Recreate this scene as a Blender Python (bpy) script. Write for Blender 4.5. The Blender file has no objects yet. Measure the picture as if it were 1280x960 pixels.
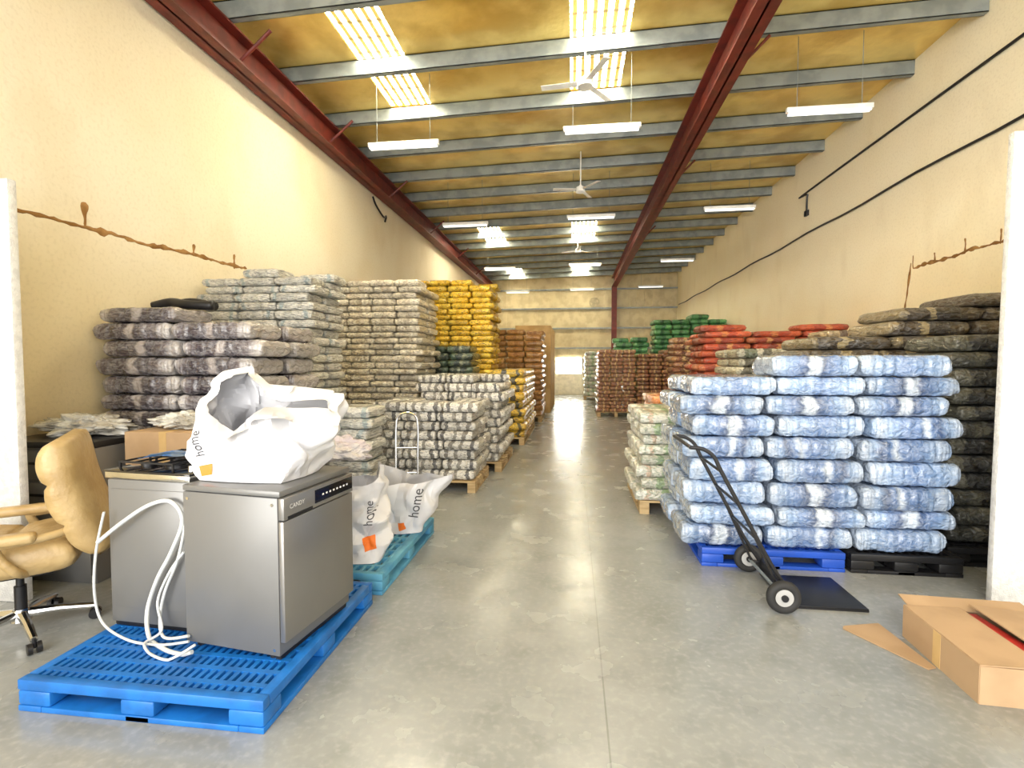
import bpy, bmesh, math, random
from mathutils import Vector, Matrix, noise
from mathutils.bvhtree import BVHTree
random.seed(11)
R = math.radians
S = bpy.context.scene
COL = S.collection
F = 620.0
YAW, PIT, EYE = R(7.0), R(2.4), 1.62

# ------------------------------------------------------------------ camera
cd = bpy.data.cameras.new('camera'); cam = bpy.data.objects.new('camera', cd); COL.objects.link(cam)
cd.sensor_width = 36; cd.lens = 36 * F / 1280; cd.clip_start = .05
cam.location = (0, 0, EYE); cam.rotation_euler = (R(90) - PIT, 0, YAW)
S.camera = cam
CM = cam.rotation_euler.to_matrix()
def ray(px, py): return CM @ Vector(((px - 640) / F, (480 - py) / F, -1))
def at(px, py, Y):                       # survey: photo point on the cross plane y = Y
    d = ray(px, py); t = Y / d.y; return Vector((d.x * t, Y, EYE + d.z * t))

# ------------------------------------------------------------------ mesh helpers
def box(bm, x0, x1, y0, y1, z0, z1, bev=0, seg=2, M=None):
    t = bmesh.new(); bmesh.ops.create_cube(t, size=1)
    for v in t.verts:
        v.co = Vector(((x0 + x1) / 2 + v.co.x * (x1 - x0), (y0 + y1) / 2 + v.co.y * (y1 - y0), (z0 + z1) / 2 + v.co.z * (z1 - z0)))
    if bev: bmesh.ops.bevel(t, geom=t.edges[:], offset=bev, segments=seg, affect='EDGES', profile=.5)
    if M is not None: bmesh.ops.transform(t, matrix=M, verts=t.verts[:])
    me = bpy.data.meshes.new('t'); t.to_mesh(me); t.free(); bm.from_mesh(me); bpy.data.meshes.remove(me)
def prism(bm, pts, z0, z1):
    lo = [bm.verts.new((x, y, z0)) for x, y in pts]; hi = [bm.verts.new((x, y, z1)) for x, y in pts]; n = len(pts)
    bm.faces.new(lo[::-1]); bm.faces.new(hi)
    for i in range(n): bm.faces.new((lo[i], lo[(i + 1) % n], hi[(i + 1) % n], hi[i]))
def smooth_path(pts, n=6):
    pts = [Vector(p) for p in pts]; out = []
    for i in range(len(pts) - 1):
        p0 = pts[max(i - 1, 0)]; p1 = pts[i]; p2 = pts[i + 1]; p3 = pts[min(i + 2, len(pts) - 1)]
        for k in range(n):
            t = k / n
            out.append(.5 * ((2 * p1) + (p2 - p0) * t + (2 * p0 - 5 * p1 + 4 * p2 - p3) * t * t + (3 * p1 - p0 - 3 * p2 + p3) * t ** 3))
    out.append(pts[-1]); return out
def tube(bm, pts, r, n=8, r2=None, cap=True):
    pts = [Vector(p) for p in pts]; rings = []; N = len(pts); up = Vector((0, 0, 1))
    d0 = (pts[1] - pts[0]).normalized()
    if abs(d0.dot(up)) > .95: up = Vector((1, 0, 0))
    for i, p in enumerate(pts):
        d = (pts[min(i + 1, N - 1)] - pts[max(i - 1, 0)]).normalized()
        a = d.cross(up)
        if a.length < 1e-4: a = d.orthogonal()
        a.normalize(); b = a.cross(d).normalized(); up = b
        rr = r if r2 is None else r + (r2 - r) * i / (N - 1)
        rings.append([bm.verts.new(p + rr * (math.cos(2 * math.pi * k / n) * a + math.sin(2 * math.pi * k / n) * b)) for k in range(n)])
    for i in range(N - 1):
        for k in range(n):
            bm.faces.new((rings[i][k], rings[i][(k + 1) % n], rings[i + 1][(k + 1) % n], rings[i + 1][k]))
    if cap: bm.faces.new(rings[0][::-1]); bm.faces.new(rings[-1])
def cyl(bm, p0, p1, r, n=20, r2=None): tube(bm, [p0, p1], r, n, r2)
def link(name, data, parent=None):
    o = bpy.data.objects.new(name, data); COL.objects.link(o); o.parent = parent; return o
def obj(name, bm, mat, parent=None, loc=None, ang=35):
    bmesh.ops.recalc_face_normals(bm, faces=bm.faces[:])
    me = bpy.data.meshes.new(name); bm.to_mesh(me); bm.free()
    me.polygons.foreach_set('use_smooth', [True] * len(me.polygons))
    me.set_sharp_from_angle(angle=R(ang)); me.materials.append(mat)
    o = link(name, me, parent)
    if loc is not None: o.location = loc
    return o
def B(): return bmesh.new()
def boxo(name, mat, parent, *a, **k):
    b = B(); box(b, *a, **k); return obj(name, b, mat, parent)
def tag(o, label, cat, group=None):
    o['label'] = label; o['category'] = cat
    if group: o['group'] = group
    return o
def thing(name, label, cat, loc=(0, 0, 0), rz=0, group=None):
    o = link(name, None); o.location = loc; o.rotation_euler = (0, 0, rz); return tag(o, label, cat, group)
def struct(name, bm, mat, ang=35):
    o = obj(name, bm, mat, ang=ang); o['kind'] = 'structure'; return o
def dup(o, parent=None):
    c = o.copy(); COL.objects.link(c); c.parent = parent
    for ch in list(o.children): dup(ch, c)
    return c

# ------------------------------------------------------------------ materials
def base(name):
    m = bpy.data.materials.new(name); m.use_nodes = True; nt = m.node_tree
    return m, nt, nt.nodes['Principled BSDF']
def nd(nt, t, **k):
    n = nt.nodes.new(t)
    for a, v in k.items(): setattr(n, a, v)
    return n
def mixc(nt, fac, a, b):
    n = nd(nt, 'ShaderNodeMix', data_type='RGBA')
    for s, v in ((0, fac), (6, a), (7, b)):
        if hasattr(v, 'is_output'): nt.links.new(v, n.inputs[s])
        else: n.inputs[s].default_value = v if s == 0 else (*v, 1)
    return n.outputs[2]
def ramp(nt, src, stops, const=False):
    n = nd(nt, 'ShaderNodeValToRGB'); cr = n.color_ramp
    cr.interpolation = 'CONSTANT' if const else 'EASE' if len(stops) == 2 else 'LINEAR'
    while len(cr.elements) < len(stops): cr.elements.new(.5)
    for e, (p, c) in zip(cr.elements, stops):
        e.position = p; e.color = (*c, 1) if isinstance(c, tuple) else (c, c, c, 1)
    nt.links.new(src, n.inputs[0]); return n.outputs[0]
def nz(nt, co, scale, detail=4, dist=0, sc=None):
    n = nd(nt, 'ShaderNodeTexNoise'); n.inputs['Scale'].default_value = scale; n.inputs['Detail'].default_value = detail
    n.inputs['Distortion'].default_value = dist
    if sc:
        mp = nd(nt, 'ShaderNodeMapping'); mp.inputs['Scale'].default_value = sc; nt.links.new(co, mp.inputs[0]); co = mp.outputs[0]
    nt.links.new(co, n.inputs['Vector']); return n.outputs['Fac']
def bump(nt, bs, h, st, d=.02):
    n = nd(nt, 'ShaderNodeBump'); n.inputs['Strength'].default_value = st; n.inputs['Distance'].default_value = d
    nt.links.new(h, n.inputs['Height']); nt.links.new(n.outputs[0], bs.inputs['Normal'])
def mk(name, col, rough=.5, metal=0, col2=None, ns=6, bmp=0, sc=None, coat=0, emit=0, lo=.4, hi=.62, inner=None):
    m, nt, bs = base(name); tc = nd(nt, 'ShaderNodeTexCoord').outputs['Object']
    f = nz(nt, tc, ns, 5, 0, sc)
    c2 = col2 or tuple(x * .86 for x in col)
    c = mixc(nt, ramp(nt, f, [(lo, 0.), (hi, 1.)]), col, c2)
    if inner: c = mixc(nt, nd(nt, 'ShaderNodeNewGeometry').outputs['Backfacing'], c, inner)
    nt.links.new(c, bs.inputs['Base Color'])
    bs.inputs['Roughness'].default_value = rough; bs.inputs['Metallic'].default_value = metal; bs.inputs['Coat Weight'].default_value = coat
    if bmp: bump(nt, bs, nz(nt, tc, ns * 4, 4, 0, sc), bmp)
    if emit:
        bs.inputs['Emission Color'].default_value = (*col, 1); bs.inputs['Emission Strength'].default_value = emit
    return m
def sackmat(name, stops, ink=(.02, .02, .03), inkamt=.5, sheen=.12, rough=.3, inksc=(14, 4, 9), thr=.55, wob=.24, coat=.35, crs=(2.0, 1.3, .7), const=True, sheen_col=(.78, .82, .86), bst=1.):
    m, nt, bs = base(name)
    g = nd(nt, 'ShaderNodeTexCoord').outputs['Generated']; oi = nd(nt, 'ShaderNodeObjectInfo').outputs['Random']
    off = nd(nt, 'ShaderNodeVectorMath', operation='SCALE'); off.inputs[0].default_value = (37, 53, 71); nt.links.new(oi, off.inputs['Scale'])
    ad = nd(nt, 'ShaderNodeVectorMath', operation='ADD'); nt.links.new(g, ad.inputs[0]); nt.links.new(off.outputs[0], ad.inputs[1]); gs = ad.outputs[0]
    sx = nd(nt, 'ShaderNodeSeparateXYZ'); nt.links.new(g, sx.inputs[0])
    n1 = nz(nt, gs, 2.2, 2)
    ma = nd(nt, 'ShaderNodeMath', operation='MULTIPLY_ADD'); nt.links.new(n1, ma.inputs[0]); ma.inputs[1].default_value = wob; nt.links.new(sx.outputs[0], ma.inputs[2])
    sb = nd(nt, 'ShaderNodeMath', operation='SUBTRACT'); nt.links.new(ma.outputs[0], sb.inputs[0]); sb.inputs[1].default_value = wob / 2
    c = ramp(nt, sb.outputs[0], stops, const)
    if inkamt:
        pf = ramp(nt, nz(nt, gs, 1, 4, .3, inksc), [(thr, 0.), (thr + .05, inkamt)])
        c = mixc(nt, pf, c, ink)
    n3 = nz(nt, gs, 5, 3, .6, crs)                    # film creases: bump height, and highlights painted into the colour
    sheen_fac = ramp(nt, n3, [(.40, 0.), (.5, sheen), (.60, 0.), (.72, sheen)])
    c = mixc(nt, sheen_fac, c, sheen_col)
    hs = nd(nt, 'ShaderNodeHueSaturation'); mr = nd(nt, 'ShaderNodeMapRange'); nt.links.new(oi, mr.inputs[0]); mr.inputs[3].default_value = .78; mr.inputs[4].default_value = 1.16
    nt.links.new(mr.outputs[0], hs.inputs['Value']); nt.links.new(c, hs.inputs['Color']); nt.links.new(hs.outputs[0], bs.inputs['Base Color'])
    bs.inputs['Roughness'].default_value = rough; bs.inputs['Coat Weight'].default_value = coat; bs.inputs['Coat Roughness'].default_value = .08
    bump(nt, bs, n3, bst, .04)
    return m

def wallmat(name, c1, c2, low, z0, z1):
    m, nt, bs = base(name); tc = nd(nt, 'ShaderNodeTexCoord').outputs['Object']
    sx = nd(nt, 'ShaderNodeSeparateXYZ'); nt.links.new(tc, sx.inputs[0])
    c = mixc(nt, ramp(nt, nz(nt, tc, .5, 6), [(.38, 0.), (.66, 1.)]), c1, c2)
    zn = nd(nt, 'ShaderNodeMath', operation='MULTIPLY_ADD'); nt.links.new(nz(nt, tc, .8, 4), zn.inputs[0]); zn.inputs[1].default_value = 1.6; nt.links.new(sx.outputs[2], zn.inputs[2])
    mr = nd(nt, 'ShaderNodeMapRange'); nt.links.new(zn.outputs[0], mr.inputs[0]); mr.inputs[1].default_value = z1 + .8; mr.inputs[2].default_value = z0 + .8; mr.inputs[3].default_value = 0; mr.inputs[4].default_value = .8
    c = mixc(nt, mr.outputs[0], c, low)
    sp = ramp(nt, nz(nt, tc, 30, 6), [(.48, 0.), (.68, .14)])
    c = mixc(nt, sp, c, tuple(x * .6 for x in low))
    st = ramp(nt, nz(nt, tc, 1.4, 7, 0, (1, 1, .5)), [(.52, 0.), (.74, .25)])
    c = mixc(nt, st, c, tuple(x * .8 for x in low))
    nt.links.new(c, bs.inputs['Base Color']); bs.inputs['Roughness'].default_value = .85
    bump(nt, bs, nz(nt, tc, 40, 5), .2, .01); return m
M_wl = wallmat('paint_left', (.83, .77, .61), (.78, .70, .52), (.70, .57, .31), 1.5, 3.2)
M_wr = wallmat('paint_right', (.97, .89, .67), (.94, .84, .60), (.86, .71, .44), 1.6, 3.4)
M_white = mk('white_plaster', (.74, .74, .72), .9, ns=25, bmp=.5)
M_seal = mk('brown_sealant', (.24, .11, .02), .8, col2=(.38, .20, .06))
def floormat():
    m, nt, bs = base('polished_concrete'); tc = nd(nt, 'ShaderNodeTexCoord').outputs['Object']
    c = mixc(nt, ramp(nt, nz(nt, tc, .6, 6), [(.22, 0.), (.78, 1.)]), (.22, .234, .23), (.365, .378, .37))
    c = mixc(nt, ramp(nt, nz(nt, tc, 4.5, 7), [(.40, 0.), (.90, .55)]), c, (.145, .155, .15))
    c = mixc(nt, ramp(nt, nz(nt, tc, 26, 4), [(.42, 0.), (.84, .4)]), c, (.47, .48, .465))
    sx = nd(nt, 'ShaderNodeSeparateXYZ'); nt.links.new(tc, sx.inputs[0])
    def joint(o, p, w):
        a = nd(nt, 'ShaderNodeMath', operation='SUBTRACT'); nt.links.new(o, a.inputs[0]); a.inputs[1].default_value = p
        b = nd(nt, 'ShaderNodeMath', operation='ABSOLUTE'); nt.links.new(a.outputs[0], b.inputs[0])
        l = nd(nt, 'ShaderNodeMath', operation='LESS_THAN'); nt.links.new(b.outputs[0], l.inputs[0]); l.inputs[1].default_value = w
        s = nd(nt, 'ShaderNodeMath', operation='MULTIPLY'); nt.links.new(l.outputs[0], s.inputs[0]); s.inputs[1].default_value = .45
        return s.outputs[0]
    for o, p in ((sx.outputs[0], .16), (sx.outputs[1], 7.2), (sx.outputs[1], 11.6), (sx.outputs[1], 16)):
        c = mixc(nt, joint(o, p, .004), c, (.08, .08, .075))
    nt.links.new(c, bs.inputs['Base Color'])
    nt.links.new(ramp(nt, nz(nt, tc, 3, 5), [(.25, .18), (.75, .30)]), bs.inputs['Roughness'])
    bs.inputs['Specular IOR Level'].default_value = .85
    bump(nt, bs, nz(nt, tc, 30, 4), .04, .01); return m
M_floor = floormat()
M_ceil = mk('foil_insulation', (.98, .76, .26), .28, .38, (.72, .50, .13), ns=1.3, bmp=.6, lo=.38, hi=.66)
M_steel = mk('galvanised_steel', (.30, .34, .35), .45, .3, (.22, .255, .265), ns=4)
M_red = mk('red_oxide_paint', (.17, .023, .014), .5, 0, (.115, .017, .011), ns=5)
M_back = mk('back_sheet', (.66, .57, .36), .6, 0, (.54, .45, .27), ns=2.2)
def skymat():
    m, nt, bs = base('skylight_sheet_ribbed'); tc = nd(nt, 'ShaderNodeTexCoord').outputs['Object']
    def wv(dr, sc):
        w = nd(nt, 'ShaderNodeTexWave'); w.bands_direction = dr; w.inputs['Scale'].default_value = sc; w.inputs['Distortion'].default_value = .3; nt.links.new(tc, w.inputs['Vector']); return w.outputs['Fac']
    a = ramp(nt, wv('X', 2.4), [(.25, .010), (.75, 1.)]); d = ramp(nt, wv('Y', 1.0), [(.01, .08), (.10, 1.)])
    mu = nd(nt, 'ShaderNodeMath', operation='MULTIPLY'); nt.links.new(a, mu.inputs[0]); nt.links.new(d, mu.inputs[1])
    m2 = nd(nt, 'ShaderNodeMath', operation='MULTIPLY_ADD'); nt.links.new(mu.outputs[0], m2.inputs[0]); m2.inputs[1].default_value = 42.; m2.inputs[2].default_value = .12
    nt.links.new(mixc(nt, a, (1, .60, .11), (1, .92, .70)), bs.inputs['Emission Color']); nt.links.new(m2.outputs[0], bs.inputs['Emission Strength'])
    bs.inputs['Base Color'].default_value = (.5, .4, .18, 1); return m
M_sky = skymat()
M_daylight = mk('daylit_opening', (1, .98, .92), .5, emit=20)
M_wht = mk('white_enamel', (.85, .85, .82), .35)
M_tube = mk('fluorescent_tube', (.95, .95, .9), .3, emit=1.0)
M_blk = mk('black_metal', (.018, .018, .02), .4, .3)
M_rub = mk('black_rubber', (.02, .02, .02), .7)
M_chrome = mk('chrome', (.75, .75, .75), .15, 1)
M_ss = mk('stainless_door', (.29, .285, .28), .30, .7, (.275, .27, .265), ns=2)
M_grey = mk('grey_painted_steel', (.185, .185, .183), .38, .35, (.17, .17, .168), ns=2)
M_rim = mk('grey_wheel_rim', (.42, .42, .41), .5)
M_fan = mk('dusty_fan', (.54, .47, .30), .6)
M_glass = mk('black_glass', (.01, .01, .012), .06, coat=.5)
M_blue = mk('blue_pallet_plastic', (.010, .155, .52), .42, 0, (.008, .115, .39), ns=7)
M_blue2 = mk('royal_blue_plastic', (.015, .08, .48), .42)
M_teal = mk('faded_blue_plastic', (.055, .24, .42), .55, 0, (.10, .33, .48), ns=5)
M_wood = mk('pallet_wood', (.52, .38, .20), .8, 0, (.38, .26, .12), ns=3, sc=(1, 12, 12))
M_card = mk('cardboard', (.45, .305, .175), .8, 0, (.39, .26, .145), ns=3)
M_cardl = mk('pale_cardboard', (.60, .41, .18), .75, 0, (.50, .33, .13), ns=3)
M_tote = mk('white_bag_plastic', (.70, .70, .72), .38, 0, (.62, .62, .65), ns=4, bmp=.1, inner=(.48, .48, .50))  # grey back faces: shade inside the open bags put into the colour
M_lilac = mk('cloudy_plastic_film', (.55, .49, .53), .25, 0, (.66, .63, .63), ns=9, bmp=.6)
M_ora = mk('orange_print', (.9, .20, .02), .6)
M_ink = mk('dark_print', (.06, .06, .07), .6)
M_wprint = mk('white_print', (.80, .80, .80), .5)
M_tan = mk('tan_leather', (.45, .32, .145), .42, 0, (.36, .245, .10), ns=7, bmp=.3, coat=.1)
M_hose = mk('white_hose', (.64, .66, .65), .4)
M_redp = mk('red_print_packet', (.50, .04, .03), .4)
M_bluep = mk('blue_packet', (.03, .16, .45), .35, 0, (.3, .4, .55), ns=14)
M_film = mk('clear_wrap', (.60, .60, .56), .2, 0, (.38, .36, .31), ns=5, bmp=.9, coat=.4)

# ------------------------------------------------------------------ the setting
XL, XR, YB, Y0 = -4.4, 5.1, 25.5, -1.2
def cz(x): return 5.95 + (x - XL) * .026
b = B(); box(b, XL - .2, XR + .2, -6, YB + .2, -.12, 0); struct('floor', b, M_floor)
b = B(); box(b, XL - .2, XL, Y0, YB + .2, 0, 6.3); struct('wall_left', b, M_wl)
b = B(); box(b, XR, XR + .2, Y0, YB + .2, 0, 6.5); struct('wall_right', b, M_wr)
b = B()                                                    # ribbed back sheet
n = 96
for k in range(n):
    x0 = XL + (XR - XL) * k / n; x1 = XL + (XR - XL) * (k + 1) / n; d = .03 if k % 4 < 2 else 0
    box(b, x0, x1, YB - d, YB + .1, 0, cz(x0) + .05)
struct('wall_back', b, M_back)
b = B(); box(b, -6.5, -3.67, 2.86, 2.92, 0, 2.83, .01); struct('wall_front_left', b, M_white)
b = B(); box(b, 2.80, 6.5, 3.64, 3.69, 0, 3.12, .008)
for v in b.verts: v.co.x += .008 * v.co.z
struct('wall_front_right', b, M_white)
xs = [XL - .2, -3.1, -2.4, -.06, .73, XR + .2]; ys = [Y0, 5.95, 8.35, 15.3, 18, 22.6, 24.7, YB + .2]
b = B(); k = 1
for i in range(5):
    for j in range(7):
        if i in (1, 3) and j in (1, 3, 5):
            w = B(); box(w, xs[i], xs[i + 1], ys[j], ys[j + 1], cz(xs[i]) + .03, cz(xs[i]) + .05)
            struct('window_%d' % k, w, M_sky); k += 1; continue
        q = [(xs[i], ys[j]), (xs[i + 1], ys[j]), (xs[i + 1], ys[j + 1]), (xs[i], ys[j + 1])]
        b.faces.new([b.verts.new((x, y, cz(x))) for x, y in q])
        b.faces.new([b.verts.new((x, y, cz(x) + .08)) for x, y in q])
bmesh.ops.remove_doubles(b, verts=b.verts[:], dist=.001); struct('ceiling', b, M_ceil)
# back opening
b = B(); box(b, -.85, .42, YB - .06, YB - .035, 1.1, 1.88); struct('window_%d' % k, b, M_daylight)
b = B(); box(b, -.9, .47, YB - .07, YB - .035, 0, 1.08, .005); box(b, -.95, -.88, YB - .09, YB - .035, 0, 1.95, .004); box(b, .45, .52, YB - .09, YB - .035, 0, 1.95, .004)
struct('door_1', b, mk('pale_door', (.88, .82, .66), .5))
for q, z in enumerate((2.35, 3.35, 4.35, 5.3)):
    b = B(); box(b, XL, XR, YB - .13, YB - .035, z, z + .07); struct('trim_%d' % (q + 1), b, M_steel)
def ribbon(bm, X, pts, w, nx, wob=.03):              # hand-smeared bead of sealant
    pts = [(y + .4 * wob * noise.noise(Vector((y * 9, z * 9, 3))), z + wob * noise.noise(Vector((y * 4, z * 4, 8))) + .4 * wob * noise.noise(Vector((y * 17, z * 17, 1)))) for y, z in pts]
    up = []; N = len(pts)
    for i in range(N):
        a, c = pts[max(i - 1, 0)], pts[min(i + 1, N - 1)]; dy, dz = c[0] - a[0], c[1] - a[1]; l = math.hypot(dy, dz) or 1
        ww = w / 2 * (.45 + 1.1 * abs(noise.noise(Vector((pts[i][0] * 7, pts[i][1] * 7, 5)))) * 2) * (.4 if i in (0, N - 1) else 1)
        y, z = pts[i]; up.append([bm.verts.new(p) for p in ((X, y - dz / l * ww, z + dy / l * ww), (X + nx, y - dz / l * ww * .5, z + dy / l * ww * .5), (X + nx, y + dz / l * ww * .5, z - dy / l * ww * .5), (X, y + dz / l * ww, z - dy / l * ww))])
    for i in range(N - 1):
        for q in range(3): bm.faces.new((up[i][q], up[i][q + 1], up[i + 1][q + 1], up[i + 1][q]))
def lin(a, c, n): return [(a[0] + (c[0] - a[0]) * i / n, a[1] + (c[1] - a[1]) * i / n) for i in range(n + 1)]
b = B(); ribbon(b, XL, lin((3.1, 2.83), (6.3, 2.90), 90), .045, .006)
for y, h in ((4.05, .20), (5.35, .13), (6.05, .17)): ribbon(b, XL, lin((y, 2.86), (y + .01, 2.88 + h), 12), .045, .006)
struct('trim_5', b, M_seal)
b = B(); ribbon(b, XR, lin((5.6, 3.1), (8.25, 3.06), 80), .04, -.006); ribbon(b, XR, lin((8.3, 3.14), (8.42, 2.4), 25), .04, -.006)
for y, h in ((6.7, .16), (7.25, .18), (7.8, .12), (8.25, .16)): ribbon(b, XR, lin((y, 3.06), (y + .01, 3.08 + h), 12), .035, -.006)
struct('trim_6', b, M_seal)

ORD = ['first', 'second', 'third', 'fourth', 'fifth', 'sixth', 'seventh', 'eighth', 'ninth', 'tenth', 'eleventh', 'twelfth', 'thirteenth', 'fourteenth', 'fifteenth', 'sixteenth', 'seventeenth', 'eighteenth', 'nineteenth', 'twentieth', 'twenty-first', 'twenty-second', 'twenty-third', 'twenty-fourth', 'twenty-fifth', 'twenty-sixth', 'twenty-seventh', 'twenty-eighth', 'twenty-ninth', 'thirtieth', 'thirty-first', 'thirty-second', 'thirty-third']
# purlins
for k in range(15):
    y = 5.65 + k * 1.35; b = B()
    for (a, c, z0, z1) in ((0, .012, -.22, 0), (0, .08, -.012, 0), (0, .08, -.22, -.208), (.07, .08, -.22, -.19)):
        t = B(); box(t, XL + .02, XR - .01, y + a, y + c, z0, z1)
        for v in t.verts: v.co.z += cz(v.co.x) - .004
        me = bpy.data.meshes.new('t'); t.to_mesh(me); t.free(); b.from_mesh(me); bpy.data.meshes.remove(me)
    tag(obj('roof_purlin', b, M_steel), 'grey steel purlin across the roof, %s from the front' % ORD[k], 'beam', 'roof purlins')
def ibeam(bm, x, z0, z1, w, y0, y1):
    box(bm, x - w / 2, x + w / 2, y0, y1, z0, z0 + .025); box(bm, x - w / 2, x + w / 2, y0, y1, z1 - .025, z1); box(bm, x - .012, x + .012, y0, y1, z0, z1)
t = thing('roof_beam', 'dark red steel beam running along the top of left wall', 'beam', (XL + .17, 0, 0))
b = B(); ibeam(b, 0, 5.33, 5.72, .28, Y0, YB - .14); obj('girder', b, M_red, t)
for y in (5.9, 8.2, 11, 14.2, 17.6, 21): 
    b = B(); cyl(b, (.05, y, 5.36), (.5, y, 5.73), .022, 8); obj('knee_brace', b, M_red, t)
t = thing('roof_beam', 'dark red steel beam overhead right of centre along the hall', 'beam', (2.02, 0, 0))
b = B(); ibeam(b, 0, 5.4, 5.88, .26, Y0, YB - .14); obj('girder', b, M_red, t)
for y in (7.0, 11, 16):
    b = B(); cyl(b, (.05, y, 5.43), (.5, y, 5.88), .02, 8); obj('knee_brace', b, M_red, t)
b = B(); box(b, 1.9, 2.14, YB - .4, YB - .385, 0, 5.4); box(b, 1.9, 2.14, YB - .16, YB - .145, 0, 5.4); box(b, 2.01, 2.03, YB - .4, YB - .15, 0, 5.4)
tag(obj('steel_column', b, M_red), 'dark red steel column standing against the back wall', 'column')

# strip lights
def strip():
    r = thing('strip_light', '', 'ceiling light', group='hanging strip lights')
    boxo('housing', M_wht, r, -.56, .56, -.035, .035, 0, .07, bev=.008)
    b = B()
    for yy in (-.025, .025): cyl(b, (-.53, yy, -.018), (.53, yy, -.018), .014, 10)
    obj('tube', b, M_tube, r)
    for s in (-1, 1):
        b = B(); cyl(b, (s * .42, 0, .07), (s * .42, 0, 1.045 + s * .42 * .026), .004, 6); obj('suspension_wire', b, M_steel, r)
    return r
proto = None
rows = [(7.5, 'front'), (11.9, 'second'), (17.6, 'third'), (23.4, 'rearmost')]
for y, rn in rows:
    for x, cn in ((-2.6, 'nearest the left wall'), (.4, 'above the aisle'), (3.5, 'nearest the right wall')):
        if proto is None: o = proto = strip()
        else: o = dup(proto)
        o.location = (x, y, 4.95 + (x + 2.6) * .026); o['label'] = 'white strip light hung from roof in %s row, %s' % (rn, cn)
# fans
def fan():
    r = thing('ceiling_fan', '', 'fan', group='ceiling fans above the aisle')
    b = B(); cyl(b, (0, 0, .08), (0, 0, .79), .013, 10); obj('downrod', b, M_wht, r)
    b = B(); cyl(b, (0, 0, -.05), (0, 0, .05), .10, 24, .085); cyl(b, (0, 0, .05), (0, 0, .10), .05, 16, .02); obj('motor_housing', b, M_wht, r)
    for k in range(3):
        b = B(); M = Matrix.Rotation(R(55 + 120 * k), 4, 'Z') @ Matrix.Rotation(R(8), 4, 'X')
        box(b, .1, .58, -.05, .05, -.004, .004, .003, 1, M); obj('blade', b, M_wht, r)
    return r
f0 = fan(); f0.location = (.14, 6.7, 5.27); f0['label'] = 'white three-bladed ceiling fan nearest the camera'
for y, l in ((10.7, 'white three-bladed ceiling fan, second along the aisle'), (16.4, 'white three-bladed ceiling fan farthest down the aisle')):
    o = dup(f0); o.location = (.14, y, 5.27); o.rotation_euler.z = y; o['label'] = l
# conduits
b = B(); tube(b, smooth_path([(XR - .025, 4, 5.35), (XR - .025, 11.5, 5.37), (XR - .025, 11.72, 5.3), (XR - .025, 11.75, 4.95)], 5), .02, 8)
box(b, XR - .05, XR, 11.68, 11.82, 4.85, 4.97, .005)
tag(obj('wall_conduit', b, M_blk), 'short upper black cable conduit on right wall ending in a drop', 'cable')
b = B(); tube(b, [(XR - .025, 4 + i * .7, 4.45 + .02 * math.sin(i * 1.3)) for i in range(31)], .02, 8)
tag(obj('wall_conduit', b, M_blk), 'long lower black cable conduit running the length of right wall', 'cable')
b = B(); tube(b, smooth_path([(XL + .02, 10.6, 5.28), (XL + .05, 10.7, 5.12), (XL + .1, 11, 4.95), (XL + .05, 11.3, 5.05), (XL + .02, 11.3, 4.92)], 6), .02, 8)
tag(obj('loose_cable', b, M_blk), 'short black cable loop hanging high on the left wall', 'cable')
t = thing('exhaust_fan', 'round exhaust fan mounted high on the back wall', 'fan', (1.05, YB - .14, 4.68))
b = B(); 
for k in range(32):
    a0, a1 = 2 * math.pi * k / 32, 2 * math.pi * (k + 1) / 32
    q = [(r_ * math.cos(a), y_, r_ * math.sin(a)) for a in (a0, a1) for r_, y_ in ((.22, .1), (.25, .1), (.25, 0), (.22, 0))]
    vs = [b.verts.new(p) for p in q]
    for i in range(4): b.faces.new((vs[i], vs[(i + 1) % 4], vs[4 + (i + 1) % 4], vs[4 + i]))
bmesh.ops.remove_doubles(b, verts=b.verts[:], dist=.0005); obj('frame_ring', b, M_fan, t)
for k in range(4):
    b = B(); box(b, .03, .21, .03, .04, -.07, .07, M=Matrix.Rotation(R(90 * k + 20), 4, 'Y')); obj('blade', b, M_fan, t)
b = B(); cyl(b, (0, .01, 0), (0, .09, 0), .05, 16); obj('hub', b, M_fan, t)

# ------------------------------------------------------------------ pallets
def plastic_pallet(label, x0, x1, y0, y1, h, mat, nbx=16, nby=7):
    w, d = (x1 - x0) / 2, (y1 - y0) / 2
    r = thing('plastic_pallet', label, 'pallet', ((x0 + x1) / 2, (y0 + y1) / 2, 0)); b = B(); t = h - .05
    for s in (-1, 1):
        box(b, -w, w, s * d - (.05 if s > 0 else 0), s * d + (.05 if s < 0 else 0), t, h, .006)
        box(b, s * w - (.05 if s > 0 else 0), s * w + (.05 if s < 0 else 0), -d + .05, d - .05, t, h, .006)
    for i in range(1, nbx): x = -w + 2 * w * i / nbx; box(b, x - .011, x + .011, -d + .05, d - .05, h - .03, h - .001)
    for i in range(1, nby): y = -d + 2 * d * i / nby; box(b, -w + .05, w - .05, y - .014, y + .014, h - .034, h)
    obj('deck', b, mat, r)
    for i in (-1, 0, 1):
        for j in (-1, 0, 1):
            boxo('block', mat, r, i * (w - .085) - .085, i * (w - .085) + .085, j * (d - .07) - .07, j * (d - .07) + .07, .028, t, bev=.012)
    for i in (-1, 0, 1): boxo('runner', mat, r, i * (w - .06) - .06, i * (w - .06) + .06, -d, d, 0, .028, bev=.004)
    for j in (-1, 1): boxo('runner', mat, r, -w + .121, w - .121, j * (d - .05) - .05, j * (d - .05) + .05, 0, .027, bev=.004)
    return r
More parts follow.
